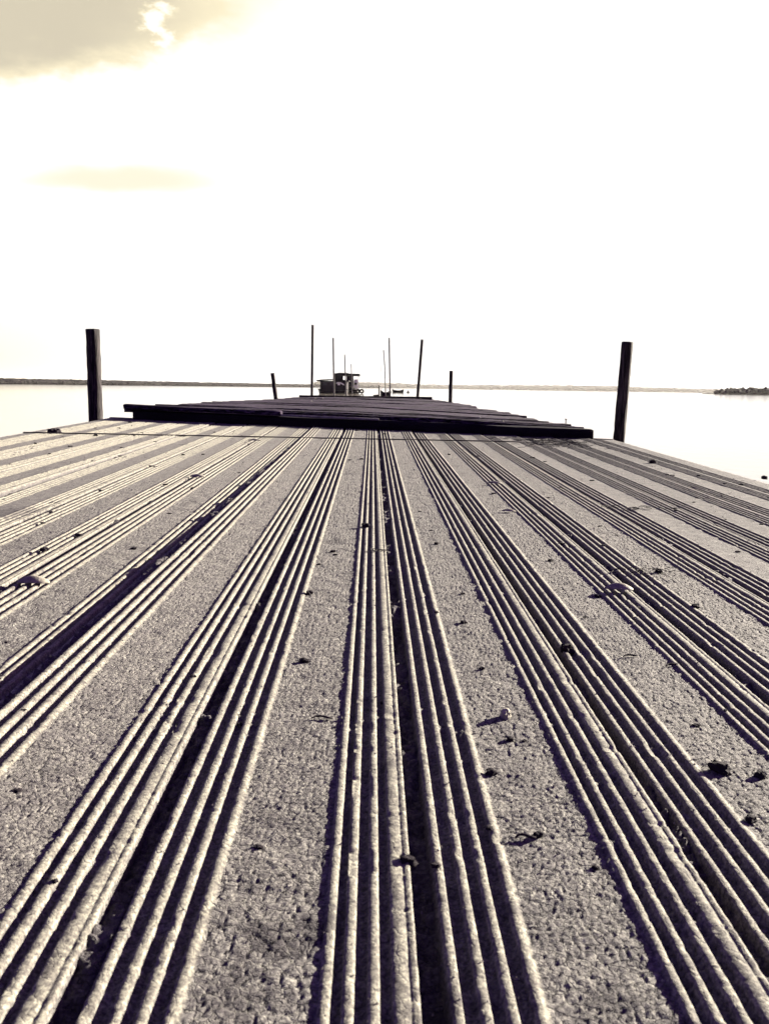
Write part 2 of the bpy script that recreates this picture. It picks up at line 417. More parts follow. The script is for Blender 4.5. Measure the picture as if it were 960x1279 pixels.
for i in range(NB):
    s0, s1 = i / NB, (i + 0.93) / NB
    a0, a1, b0, b1 = lerp(Lp, s0), lerp(Lp, s1), lerp(Rp, s0), lerp(Rp, s1)
    el, er = random.uniform(-.09, .08), random.uniform(-.08, .09)
    dz = random.uniform(-.014, .012); tz = random.uniform(-.012, .010); bow = random.uniform(.008, .034)
    bm = bmesh.new(); n = 16; th = 0.045; rings = []
    for t in range(n + 1):
        q = t / n
        A = a0.lerp(b0, q); B = a1.lerp(b1, q)
        ex = (el * (1 - q) + er * q)
        wob = 0.013 * noise.noise((q * 5, i * 3.1, 0)) + .006 * noise.noise((q * 19, i * 3.1, 5)) + bow * 4 * q * (1 - q) - .01; w2 = 0.012 * noise.noise((q * 9, i * 3.1, 9))
        cr = 0.004
        rings.append([bm.verts.new(v) for v in (
            (A.x + ex, A.y + w2, A.z + dz - tz + wob - cr), (A.x + ex, A.y + .012 + w2, A.z + dz - tz + wob),
            (B.x + ex, B.y - .012, B.z + dz + tz + wob), (B.x + ex, B.y, B.z + dz + tz + wob - cr * 2),
            (B.x + ex, B.y, B.z + dz - th), (A.x + ex, A.y + w2, A.z + dz - th))])
    for r1, r2 in zip(rings, rings[1:]):
        for c in range(6): bm.faces.new((r1[c], r1[(c + 1) % 6], r2[(c + 1) % 6], r2[c]))
    bm.faces.new(rings[0]); bm.faces.new(rings[-1][::-1])
    to_w(bm_obj('cross_board', bm, WOOD, wd))
# front beam (rounded log end at the right) and lower timber
A, B = lerp(Lp, 0), lerp(Rp, 0)
def beam(name, q0, q1, dy0, dy1, z0, z1, mat, rnd=0.02, lift=0.0):
    bm = bmesh.new(); rings = []; n = 30
    tt = [0, .002, .006] + [i / 26 for i in range(1, 26)] + [.994, .998, 1]
    n = len(tt) - 1
    for t in range(n + 1):
        q = q0 + (q1 - q0) * tt[t]
        c = A.lerp(B, q); e = min(t, n - t)
        sh = (0.72, 0.93, 1.0)[min(e, 2)]
        zc = (z0 + z1) / 2; hz = (z1 - z0) / 2 * sh; yc = (dy0 + dy1) / 2; hy = (dy1 - dy0) / 2 * sh
        ring = []
        for m_ in range(14):
            a = 2 * math.pi * (m_ + .5) / 14
            cx = math.copysign(abs(math.cos(a)) ** .45, math.cos(a)); cz = math.copysign(abs(math.sin(a)) ** .45, math.sin(a))
            w = 1 + 0.16 * noise.noise((q * 8, m_ * .9, z0 * 30)) + .10 * noise.noise((q * 31, m_ * .9, z0 * 30))
            ring.append(bm.verts.new((c.x, c.y + yc + hy * cx * w, c.z + zc + lift * (1 - q) + hz * cz * w)))
        rings.append(ring)
    for r1, r2 in zip(rings, rings[1:]):
        for c in range(14): bm.faces.new((r1[c], r1[(c + 1) % 14], r2[(c + 1) % 14], r2[c]))
    bm.faces.new(rings[0]); bm.faces.new(rings[-1][::-1])
    return to_w(bm_obj(name, bm, mat, wd, True))
beam('front_beam', 0.02, 1.0, -.15, -.01, -0.104, -0.008, BEAM, lift=-.012)
beam('sill_beam', 0.01, .985, -.10, .06, -0.20, -0.102, BEAM)
beam('lit_edge', 0.10, .57, -.162, -.135, -0.012, 0.004, LIT_EDGE)  # added pale strip, stands in for the beam's sunlit top edge
beam('top_plank', 0.0, .36, -.17, -.02, -0.014, 0.030, WOOD, lift=.004)
for sx in (0.08, 0.36, 0.64, 0.92):
    bm = bmesh.new(); rings = []
    for t in range(13):
        s = 0.006 + .99 * t / 12; c = lerp(Lp, s).lerp(lerp(Rp, s), sx)
        rings.append([bm.verts.new((c.x + u, c.y, c.z + w)) for u, w in ((-.06, -.06), (.06, -.06), (.06, -.26), (-.06, -.26))])
    for r1, r2 in zip(rings, rings[1:]):
        for c in range(4): bm.faces.new((r1[c], r1[(c + 1) % 4], r2[(c + 1) % 4], r2[c]))
    bm.faces.new(rings[0]); bm.faces.new(rings[-1][::-1])
    to_w(bm_obj('stringer', bm, BEAM, wd))

# beam lying across the far end
bl, br = at(373.5, 493.6, 26.6), at(539.5, 495.8, 26.6)
bm = bmesh.new(); rings = []
for t in range(15):
    q = bl.lerp(br, t / 14); w = .006 * noise.noise((t * .8, 0, 4))
    rings.append([bm.verts.new((q.x, q.y + u, q.z + z + w)) for u, z in ((0, -.012), (.015, 0), (.24, 0), (.25, -.012), (.25, -.115), (0, -.115))])
for r1, r2 in zip(rings, rings[1:]):
    for c in range(6): bm.faces.new((r1[c], r1[(c + 1) % 6], r2[(c + 1) % 6], r2[c]))
bm.faces.new(rings[0]); bm.faces.new(rings[-1][::-1])
tag(bm_obj('timber_beam', bm, BEAM), 'straight dark timber beam laid across the far end of the timber jetty', 'beam')

# ------------------------------------------------------------------ posts and poles
def pole(name, label, cat, top, base, Y, dia, mat, group=None, taper=.85, jit=.05, seg=18, mid=None, chamfer=True):
    a = at(*top, Y); b = at(*base, Y)
    d = (b - a).normalized(); low = b + d * max(0.05, (b.z + 0.6) / max(.2, -d.z))
    pts = []; rad = []
    n = 36
    for t in range(n + 1):
        q = t / n; p = a.lerp(low, q)
        if mid:
            m_ = at(*mid, Y); qm = (m_ - a).length / (low - a).length
            e = m_ - a.lerp(low, qm)
            p = p + e * max(0, 1 - abs(q - qm) / (qm if q < qm else 1 - qm))
        pts.append(p - low); rad.append(dia / 2 * (taper + (1 - taper) * q))
    if chamfer:
        pts.insert(1, pts[0] + (pts[1] - pts[0]).normalized() * dia * .06); rad.insert(1, rad[0]); rad[0] *= .9
    bm = bmesh.new(); tube(bm, pts, rad, seg, jit)
    o = bm_obj(name, bm, mat); o.location = low
    for p in o.data.polygons: p.use_smooth = len(p.vertices) == 4
    return tag(o, label, cat, group)
pole('mooring_post', 'thick dark round post left of the timber jetty, beside the metal deck edge', 'post', (116, 411), (120, 527), 10.2, .158, POST, 'mooring posts beside the jetty', .93, .09, 20)
pole('mooring_post', 'thick dark post leaning right, right of the timber jetty', 'post', (783.2, 427), (772, 553), 9.9, .128, POST, 'mooring posts beside the jetty', .95, .10, 20)
pole('short_post', 'short dark post leaning left at left edge of the timber jetty', 'post', (340.3, 466), (345, 501), 20, .092, POST, 'short posts at the jetty edges', .95, .08)
pole('short_post', 'short upright dark post at right edge of the timber jetty', 'post', (563.3, 463.2), (562, 503), 20.7, .088, POST, 'short posts at the jetty edges', .95, .08)
G = 'tall thin poles beyond the jetty'
pole('tall_pole', 'tallest black pole, upright, left of the houseboats', 'pole', (390.4, 405.8), (389.4, 494), 39, .112, POST, G, .95)
pole('tall_pole', 'tall grey pole standing before the low houseboat', 'pole', (416, 422), (417, 494), 65, .122, POLE, G, .9)
pole('tall_pole', 'thin grey pole before the middle of the canopied houseboat', 'pole', (430.3, 443), (432, 491), 105, .15, POLE, G, .8)
pole('tall_pole', 'short faint pole before the right side of the canopied houseboat', 'pole', (438.5, 454.5), (439.6, 491), 149, .17, POLE, G, .8)
pole('tall_pole', 'black pole leaning right, rightmost of the tall poles', 'pole', (527, 424), (521.4, 495), 38, .125, POST, G, .9)
pole('tall_pole', 'tall grey upright pole beside the dark dinghy', 'pole', (485.8, 422), (487, 494), 77, .128, POLE, G, .95)
pole('tall_pole', 'thin bent grey pole rising just left of the tall upright pole', 'pole', (478.8, 437), (481.3, 494), 98, .12, POLE, G, .8, mid=(480.4, 459))
pole('tall_pole', 'faint pale pole left of the bent grey pole', 'pole', (476.2, 455), (476.3, 491), 133, .10, PALEPOLE, G, .8)
pole('tall_pole', 'faintest short pole, leftmost of the right-hand poles', 'pole', (472.7, 465), (472.9, 483), 150, .08, PALEPOLE, G, .8)
pole('stump', 'low dark stump at the foot of the faintest pole', 'stump', (473.1, 481), (473.2, 491.5), 146, .2, POST, None, .9)

# ------------------------------------------------------------------ houseboats and small craft
def houseboat(label, px0, px1, roof_y, Y, kind):
    a = at(px0, 488, Y); b = at(px1, 488, Y); w = b.x - a.x
    zt = at((px0 + px1) / 2, roof_y, Y).z
    t = empty('houseboat', (a.x, Y, 0), label, 'houseboat', 'houseboats moored beyond the jetty')
    D = 7.5
    bm = bmesh.new()
    for (yy, dx, z0, z1) in ((0, .0, -.25, .55), (D, .0, -.25, .5)): pass
    sec = [(-.9, .35, .15), (-.2, .05, -.2), (D * .6, 0, -.25), (D, .1, -.15)]
    rings = [[bm.verts.new(v) for v in ((ins, yy, .55), (w - ins, yy, .55), (w - ins - .2, yy, zb), (ins + .2, yy, zb))] for yy, ins, zb in sec]
    for r1, r2 in zip(rings, rings[1:]):
        for c in range(4): bm.faces.new((r1[c], r1[(c + 1) % 4], r2[(c + 1) % 4], r2[c]))
    bm.faces.new(rings[0]); bm.faces.new(rings[-1][::-1]); bm_obj('hull', bm, HULL, t)
    return t, w, zt, D
t, w, zt, D = houseboat('low dark houseboat with closed cabin and overhanging roof, left of the pair', 397.5, 434, 473.4, 157, 0)
bm = bmesh.new(); box(bm, .28, w - .15, .35, D - .5, .56, zt - .32, .03); bm_obj('cabin', bm, CABIN, t)
bm = bmesh.new(); rings = []
for q in range(9):
    x = -.3 + (w + .5) * q / 8; z = zt - .22 + .20 * math.sin(math.pi * q / 8) ** .6
    rings.append([bm.verts.new(v) for v in ((x, -.35, z), (x, D, z), (x, D, z - .16), (x, -.35, z - .16))])
for r1, r2 in zip(rings, rings[1:]):
    for c in range(4): bm.faces.new((r1[c], r1[(c + 1) % 4], r2[(c + 1) % 4], r2[c]))
bm.faces.new(rings[0]); bm.faces.new(rings[-1][::-1]); bm_obj('roof', bm, ROOF, t)
bm = bmesh.new(); box(bm, .2, w - .1, .22, .32, zt - .62, zt - .50); bm_obj('trim', bm, mat_plain('grey_trim', (.03, .027, .03), .6), t)
for x0, x1 in ((.7, 1.5), (1.9, 2.7)):
    bm = bmesh.new(); box(bm, x0, x1, .30, .36, 1.35, 2.0); f = bm_obj('window', bm, ROOF, t)
    bm = bmesh.new(); box(bm, x0 + .06, x1 - .06, .28, .297, 1.41, 1.94); bm_obj('pane', bm, GLASS, f)
bm = bmesh.new(); box(bm, 3.25, 3.62, .29, .347, 1.45, 1.95); bm_obj('hatch', bm, WHITE, t)
bm = bmesh.new(); tube(bm, [(3.0, .1, zt - .72), (3.35, .1, zt - .6), (3.8, .1, zt - .66), (4.3, .1, zt - .95)], .09, 8); bm_obj('awning_rail', bm, WHITE, t)
bm = bmesh.new(); box(bm, .0, w, -.55, .2, .56, .80, .03); bm_obj('bow_box', bm, HULL, t)

t, w, zt, D = houseboat('taller houseboat with flat canopy, open white porch and fenders, right of the pair', 416.5, 448, 466.6, 166, 1)
bm = bmesh.new(); box(bm, -.1, w + .1, -.3, D, zt - .38, zt, .08); bm_obj('canopy', bm, ROOF, t)
bm = bmesh.new(); box(bm, .1, w * .76, .3, D - .6, .56, zt - 1.25, .03); bm_obj('cabin', bm, CABIN, t)
bm = bmesh.new(); box(bm, w * .5, w * .78, .2, .285, 1.0, zt - .39); bm_obj('side_curtain', bm, CABIN, t)
for x in (.12, w * .36, w * .98):
    bm = bmesh.new(); tube(bm, [(x, .15, .55), (x, .15, zt - .38)], .055, 8); bm_obj('canopy_post', bm, ROOF if x < w * .9 else POLE, t)
bm = bmesh.new(); box(bm, .1, w * .36, .2, .26, zt - 1.4, zt - .39); bm_obj('awning_flap', bm, CABIN, t)
bm = bmesh.new(); box(bm, w * .79, w * .95, 1.2, 1.28, .56, 2.55); bm_obj('porch_panel', bm, WHITE, t)
bm = bmesh.new()
for z in (1.0, 1.4): box(bm, w * .78, w * 1.0, -.02, .03, z, z + .05)
for x in (.79, .89, .99): box(bm, w * x - .025, w * x + .025, -.025, .035, .56, 1.43)
bm_obj('porch_rail', bm, WHITE, t)
bm = bmesh.new(); box(bm, w * .80, w * .93, .25, .75, 1.55, 1.95, .08); bm_obj('outboard_cover', bm, RUBBER, t)
def torus(bm, c, Rm, r, ax='y'):
    S, s = 18, 8
    g = [[bm.verts.new(Vector(c) + Vector(((Rm + r * math.cos(2 * math.pi * j / s)) * math.cos(2 * math.pi * i / S), r * math.sin(2 * math.pi * j / s), (Rm + r * math.cos(2 * math.pi * j / s)) * math.sin(2 * math.pi * i / S)))) for j in range(s)] for i in range(S)]
    for i in range(S):
        for j in range(s): bm.faces.new((g[i][j], g[(i + 1) % S][j], g[(i + 1) % S][(j + 1) % s], g[i][(j + 1) % s]))
def lump(bm, c, r, sd):
    for d, f in ((ICO0, None),):
        vs_ = [bm.verts.new(Vector(c) + Vector((v.x * r[0], v.y * r[1], v.z * r[2])) * (1 + .3 * noise.noise(v * 1.7 + Vector((sd, 0, 0))))) for v in d[0]]
        for q in d[1]: bm.faces.new([vs_[k_] for k_ in q])
_b = bmesh.new(); bmesh.ops.create_icosphere(_b, subdivisions=3, radius=1); ICO0 = ([v.co.copy() for v in _b.verts], [[v.index for v in f.verts] for f in _b.faces]); _b.free()
bm = bmesh.new(); lump(bm, (w * .3, .5, 1.35), (w * .36, .7, .85), 3); bm_obj('tarp_bundle', bm, CABIN, t, True)
bm = bmesh.new(); lump(bm, (w * .72, -.5, .75), (w * .16, .5, .45), 8); bm_obj('rope_heap', bm, RUBBER, t, True)
bm = bmesh.new(); lump(bm, (w * .35, 1.5, zt + .02), (w * .28, 1.2, .16), 5); bm_obj('roof_tarp', bm, ROOF, t, True)
for x in (w * .80, w * .97, w * 1.12):
    bm = bmesh.new(); torus(bm, (x, -1.1, .45), .28, .15); bm_obj('tyre_fender', bm, RUBBER, t, True)

def skiff(name, label, cat, px0, px1, top, bot, Y, yaw=0, seats=True):
    a = at(px0, bot, Y); b = at(px1, bot, Y); Lh = (b.x - a.x) / 2; h = at(px0, top, Y).z - max(0.0, a.z * 0) 
    h = max(.3, min(.9, at(px0, top, Y).z))
    o = empty(name, ((a.x + b.x) / 2, Y, 0), label, cat); o.rotation_euler.z = yaw
    bm = bmesh.new(); rings = []
    for t in range(13):
        s = -1 + 2 * t / 12; wd_ = max(.02, (1 - abs(s) ** 2.4)) * Lh * .36; sheer = h * (.62 + .38 * s * s)
        rings.append([bm.verts.new(v) for v in ((s * Lh, -wd_, sheer), (s * Lh * .93, -wd_ * .62, -.05), (s * Lh * .93, wd_ * .62, -.05), (s * Lh, wd_, sheer),
                      (s * Lh * .97, wd_ * .86, sheer - .01), (s * Lh * .92, wd_ * .5, .06), (s * Lh * .92, -wd_ * .5, .06), (s * Lh * .97, -wd_ * .86, sheer - .01))])
    for r1, r2 in zip(rings, rings[1:]):
        for c in range(8): bm.faces.new((r1[c], r1[(c + 1) % 8], r2[(c + 1) % 8], r2[c]))
    bm.faces.new(rings[0]); bm.faces.new(rings[-1][::-1]); bm_obj('hull', bm, HULL, o)
    for s in (-.4, .25):
        bm = bmesh.new(); box(bm, s * Lh, s * Lh + Lh * .14, -Lh * .26, Lh * .26, h * .5, h * .57); bm_obj('seat', bm, CABIN, o)
    return o
skiff('rowing_boat', 'small dark rowing boat afloat right of the tall upright pole', 'boat', 489.5, 504, 485.9, 490, 225)
o = skiff('dinghy', 'dark dinghy moored at the foot of the thin poles', 'boat', 474.5, 488, 486.6, 492.5, 112, R(12))
bm = bmesh.new(); box(bm, -.1, .12, -.12, .12, .38, .72, .04); box(bm, -.04, .04, -.04, .04, -.2, .38); m_ = bm_obj('outboard_motor', bm, RUBBER, o); m_.location = (.58, 0, .02)
a = at(509.5, 489, 230)
bm = bmesh.new(); tube(bm, [(0, 0, -.2), (0, 0, .0), (0, 0, .18), (0, 0, .32), (0, 0, .42), (0, 0, .62)], [.2, .36, .34, .2, .07, .06], 14)
o = bm_obj('buoy', bm, HULL); o.location = (a.x, a.y, 0); tag(o, 'small dark buoy floating right of the rowing boat', 'buoy')
a = at(470.5, 491.6, 128)
bm = bmesh.new(); tube(bm, [(-.5, 0, .03), (-.2, 0, .07), (.2, 0, .09), (.45, .1, .12)], [.07, .09, .1, .06], 10, .1)
o = bm_obj('floating_log', bm, POST, None, True); o.location = (a.x, a.y, 0); tag(o, 'dark log floating left of the thin poles', 'log')

# ------------------------------------------------------------------ small things lying on the decks
def clod_mesh(seed, mat, flat=.75, amp=.5):
    bm = bmesh.new(); bmesh.ops.create_icosphere(bm, subdivisions=3, radius=1.0)
    for v in bm.verts:
        d = v.co.normalized(); s = 1 + amp * noise.noise(d * 1.3 + Vector((seed * 9.1, 0, 0))) * 1.5 + .30 * noise.noise(d * 3.3 + Vector((0, seed * 5, 0)))
        v.co = Vector((d.x * s, d.y * s, max(-.35, d.z * s * flat)))
        if v.co.z > .55: v.co.z = .55 + (v.co.z - .55) * .4
    me = bpy.data.meshes.new('clod'); bm.to_mesh(me); bm.free(); me.materials.append(mat); return me
CL = [clod_mesh(s, CLOD) for s in range(6)]
PB = [clod_mesh(s + 20, STONE, .7, .25) for s in range(2)]
def place(name, me, px, py, size, label, cat, group=None, tall=1.0, rz=None, lift=0.0):
    if group: size *= .85; tall *= .85
    else: size *= 1.05; tall *= 1.05
    p = on_deck(px, py)
    o = bpy.data.objects.new(name, me); col.objects.link(o)
    L = Matrix.Translation((p.x, p.y, deck_z(p.x, p.y) + size * .32 * tall + lift)) @ Matrix.Rotation(random.uniform(0, 6.28) if rz is None else rz, 4, 'Z') @ Matrix.Diagonal((size, size * random.uniform(.7, 1), size * tall, 1))
    o.matrix_world = DECK @ L
    return tag(o, label, cat, group)
place('stone', PB[0], 631, 899, .0085, 'upright pale stone with a long shadow, largest pebble right of the centre grooves', 'stone', tall=1.55)
place('mud_clod', CL[0], 900, 962, .0125, 'biggest black mud clod, beside ribs at the right edge', 'mud clod', tall=.95)
place('mud_clod', CL[1], 949, 969, .007, 'small black clod right of the biggest mud clod', 'mud clod')
place('mud_clod', CL[2], 937, 1023, .0062, 'black clod on the ribs below the biggest mud clod', 'mud clod')
place('mud_clod', CL[3], 612, 968, .0062, 'dark flat clod touching the ribs below the pale stone', 'mud clod')
place('mud_clod', CL[4], 636, 928, .0045, 'small dark clod just below the upright pale stone', 'mud clod', tall=1.3)
place('mud_clod', CL[5], 379, 828, .0072, 'dark clod on the flat strip left of the centre ribs', 'mud clod')
place('mud_clod', CL[1], 386, 743, .0085, 'dark clod on the flat strip far left of the centre ribs', 'mud clod')
place('mud_clod', CL[2], 509, 1081, .0075, 'dark clod wedged in the centre gap close to the camera', 'mud clod')
place('mud_clod', CL[0], 709, 812, .0115, 'tall dark clod on a rib right of the wide bright rib', 'mud clod', tall=1.4)
place('mud_clod', CL[3], 457, 660, .012, 'dark clod on the centre ribs at mid distance', 'mud clod')
place('mud_clod', CL[4], 822, 715, .009, 'dark clod on the flat strip beside the straw litter', 'mud clod')
place('mud_clod', CL[5], 868, 759, .009, 'dark clod on the rib edge right of the curled leaf', 'mud clod')
place('mud_clod', CL[2], 671, 1048, .0048, 'tiny dark clod with a long shadow near the lower right ribs', 'mud clod')
place('mud_clod', CL[1], 814, 579, .02, 'large round clod near the leaning right post', 'mud clod')
place('mud_clod', CL[3], 68, 541, .045, 'large flat clod beside the cross rod at the far left', 'mud clod')
place('mud_clod', CL[4], 954, 600, .017, 'round clod on the right edge of the deck', 'mud clod')
place('mud_clod', CL[0], 602, 838, .004, 'speck-like dark clod on the flat strip right of the centre ribs', 'mud clod')
place('mud_clod', CL[0], 100, 671, .010, 'dark clod across the ribs at the left, above the larger leaf', 'mud clod')
place('mud_clod', CL[3], 56, 690, .009, 'dark clod lying above the larger curled leaf at left', 'mud clod')
# curled leaves
def leaf(px, py, ln, wd_, arch, rz, label):
    bm = bmesh.new(); g = []; nu, nv = 16, 8
    for lay in (0, 1):
        gg = []
        for i in range(nu + 1):
            s = -1 + 2 * i / nu; w = wd_ * (1 - abs(s) ** 2.2) ** .7 + .0004
            gg.append([bm.verts.new((s * ln, (v / nv * 2 - 1) * w, arch * (1 - s * s * .8) * (1 - .75 * (v / nv * 2 - 1) ** 2) + .0012 * noise.noise((s * 3, v * .6, px)) - lay * .0012 + .001)) for v in range(nv + 1)])
        g.append(gg)
    for i in range(nu):
        for v in range(nv):
            bm.faces.new((g[0][i][v], g[0][i + 1][v], g[0][i + 1][v + 1], g[0][i][v + 1]))
            bm.faces.new((g[1][i][v], g[1][i][v + 1], g[1][i + 1][v + 1], g[1][i + 1][v]))
    def st(r0, r1):
        for k in range(len(r0) - 1): bm.faces.new((r0[k], r0[k + 1], r1[k + 1], r1[k]))
    st(g[0][0], g[1][0]); st(g[0][-1], g[1][-1]); st([r[0] for r in g[0]], [r[0] for r in g[1]]); st([r[-1] for r in g[0]], [r[-1] for r in g[1]])
    o = bm_obj('curled_leaf', bm, LEAF, None, True)
    p = on_deck(px, py)
    o.matrix_world = DECK @ Matrix.Translation((p.x, p.y, deck_z(p.x, p.y) + .005)) @ Matrix.Rotation(rz, 4, 'Z')
    return tag(o, label, 'leaf')
leaf(42, 731, .036, .016, .018, R(8), 'curled dry leaf with bright tip, at the far left of the deck')
leaf(772, 741, .033, .016, .016, R(-8), 'curled dry leaf on the right ribs, below the straw litter')
leaf(247, 597, .034, .014, .014, R(5), 'curled dry leaf on the left ribs towards the timber jetty')
leaf(617, 606, .032, .010, .010, R(-3), 'small curled leaf on the ribs right of centre, at mid distance')
leaf(635, 640, .026, .009, .008, R(-6), 'thin curled leaf lower right of centre, on the right-hand flat strip')
leaf(318, 552, .045, .014, .012, R(-4), 'curled leaf near the cross rod, left of centre')
def litter(px, py, n, spread, ln, rad, label, name, cat, kind=None, sq=.5):
    bm = bmesh.new()
    p = on_deck(px, py)
    for i in range(n):
        c = Vector((random.gauss(0, spread), random.gauss(0, spread * sq), 0)); a = random.uniform(0, 6.28); l = ln * random.uniform(.5, 1.2)
        z = .0015 + abs(random.gauss(0, .003)); bend = random.uniform(-.4, .4)
        pts = [c + Vector((math.cos(a + bend * q) * l * q, math.sin(a + bend * q) * l * q, z + .003 * math.sin(3 * (q + .5)) + random.uniform(0, .003))) for q in (-.5, -.2, .1, .5)]
        tube(bm, pts, rad, 5)
    o = bm_obj(name, bm, TWIG)
    o.matrix_world = DECK @ Matrix.Translation((p.x, p.y, deck_z(p.x, p.y)))
    return tag(o, label, cat, None, kind)
litter(797, 716, 26, .04, .035, .0010, 'tangle of dark straw bits on the right ribs above the curled leaf', 'straw_litter', 'straw litter')
litter(764, 712, 14, .03, .035, .0011, 'thin line of dark straw lying in the gap left of the straw tangle', 'straw_litter', 'straw litter')
litter(688, 553, 300, .17, .07, .0015, 'spread of dark weed strands by the right end of the front beam', 'weed_clump', 'weed', 'stuff', sq=1.5)
litter(790, 636, 24, .07, .05, .0012, 'patch of dark straw across ribs far right of the centre', 'straw_litter', 'straw litter')
litter(470, 690, 5, .02, .06, .0012, 'few pale straws across the centre ribs', 'straw_litter', 'straw litter')
def twig(px, py, ln, rz, label):
    bm = bmesh.new()
    pts = [Vector((ln * (q - .5), .004 * math.sin(q * 5), .0018 + .0012 * math.sin(q * 3.1) + .0006 * random.random())) for q in (0, .2, .4, .6, .8, 1)]
    tube(bm, pts, [.0008, .0014, .0017, .0018, .0017, .001], 6); o = bm_obj('twig', bm, TWIG, None, True)
    p = on_deck(px, py); o.matrix_world = DECK @ Matrix.Translation((p.x, p.y, deck_z(p.x, p.y) + .001)) @ Matrix.Rotation(rz, 4, 'Z')
    tag(o, label, 'twig')
twig(402, 900, .03, R(6), 'thin twig pointing at the left of the centre ribs')
twig(838, 680, .05, R(15), 'thin twig lying across the right ribs')
twig(786, 820, .03, R(22), 'thin twig on the flat strip below the right curled leaf')
twig(838, 832, .03, R(35), 'thin forked twig beside the ribs at far right')
twig(655, 1051, .022, R(10), 'short twig on the flat strip at lower right')

# scattered crumbs (individual) on the metal deck
G = 'mud crumbs on the metal deck'; LB = 'small dark crumb of dried mud lying on the grooved metal deck'
spots = [(195, 553), (152, 560), (118, 545), (230, 545), (80, 546), (148, 535), (165, 528), (186, 527), (118, 535), (300, 545), (342, 538), (208, 566), (90, 558),
         (64, 568), (14, 581), (165, 544), (175, 541), (270, 540), (190, 583), (150, 570), (240, 610), (265, 580), (255, 568), (115, 577), (127, 613), (65, 640), (210, 641),
         (168, 684), (190, 697), (300, 590), (205, 607), (230, 569), (45, 555), (480, 543), (447, 538), (560, 545), (588, 566), (577, 559), (595, 570), (666, 572), (680, 577),
         (686, 622), (737, 601), (700, 610), (752, 683), (769, 669), (750, 658), (825, 636), (843, 637), (865, 627), (832, 593), (840, 594), (924, 606), (900, 620), (870, 622),
         (952, 655), (871, 596), (874, 615), (905, 606), (880, 655), (905, 648), (920, 690), (845, 640), (610, 655), (523, 640), (538, 664), (593, 668), (618, 617), (545, 681),
         (577, 744), (580, 780), (545, 768), (420, 694), (397, 706), (415, 690), (450, 574), (437, 575), (560, 568), (700, 680), (688, 700), (730, 770), (745, 745), (795, 760),
         (300, 905), (55, 655), (10, 800), (30, 905), (20, 1000), (240, 850), (745, 1090), (610, 1040), (655, 930), (545, 1085), (480, 880), (70, 1110), (320, 1060), (870, 905), (905, 890)]
for i, (x, y) in enumerate(spots):
    p = on_deck(x, y)
    s = (0.0030 + 0.0022 * p.y) * random.uniform(.6, 1.15)
    place('mud_crumb', CL[i % 6], x + random.uniform(-2, 2), y, s, LB, 'mud crumb', G, tall=random.uniform(.6, 1.0))
# grit nobody could count
gv = []; gf = []
for i in range(9000):
    y = 0.45 + 7.5 * random.random() ** 1.8; x = random.uniform(-.55, .55) * y + random.uniform(-.1, .1)
    if x < XL + .03 or x > XR - .03 or y > yend(x) - .1: continue
    if noise.noise((x * 4, y * 2.2, 3)) < random.uniform(-.5, .35): continue
    s = (0.0007 + .00045 * y) * random.uniform(.5, 1.5); z = deck_z(x, y) + s * .4
    b0 = len(gv)
    for d in ((1, 0, -.4), (-.5, .87, -.4), (-.5, -.87, -.4), (.3, .1, .9), (-.4, .3, .7)):
        gv.append((x + s * d[0] * random.uniform(.6, 1.3), y + s * d[1] * random.uniform(.6, 1.3), z + s * d[2] * random.uniform(.6, 1.2)))
    gf += [(b0, b0 + 1, b0 + 4, b0 + 3), (b0 + 1, b0 + 2, b0 + 4), (b0 + 2, b0, b0 + 3, b0 + 4)]
o = mesh_obj('grit', gv, gf, mat_plain('grit_grains', (.10, .09, .085), .9, .7, 400)); o.matrix_world = DECK
tag(o, 'fine grit scattered over the mud of the metal deck', 'grit', None, 'stuff')

# pale specks and a nail on the timber jetty
def on_timber(px, py):
    best = None
    for i in range(400):
        s = i / 399; a, b = lerp(Lp, s), lerp(Rp, s); d = ray(px, py)
        q = CAM + d * (((a.y + b.y) / 2) / d.y); t = (q.x - a.x) / (b.x - a.x); c = a.lerp(b, t); q = CAM + d * (c.y / d.y)
        e = abs(q.z - c.z)
        if best is None or e < best[0]: best = (e, c)
    return best[1]
for i, (x, y) in enumerate([(595, 523), (622, 527.5), (388, 502.5), (393, 498.5), (402, 498.5), (408, 501)]):
    p = on_timber(x, y); o = bpy.data.objects.new('pale_pebble', PB[i % 2]); col.objects.link(o)
    o.location = p + Vector((0, 0, .012)); s = .0013 * p.y; o.scale = (s, s, s)
    tag(o, 'tiny pale pebble on the dark boards of the timber jetty', 'pebble', 'pale pebbles on the timber jetty')
p = on_timber(695, 528.5)
bm = bmesh.new(); tube(bm, [(0, 0, -.02), (0, 0, .034), (0, 0, .035), (.001, 0, .042)], [.005, .005, .013, .013], 10)
o = bm_obj('nail', bm, RUST); o.location = p + Vector((0, 0, 0)); tag(o, 'large headed nail sticking up at right edge of the timber jetty', 'nail')

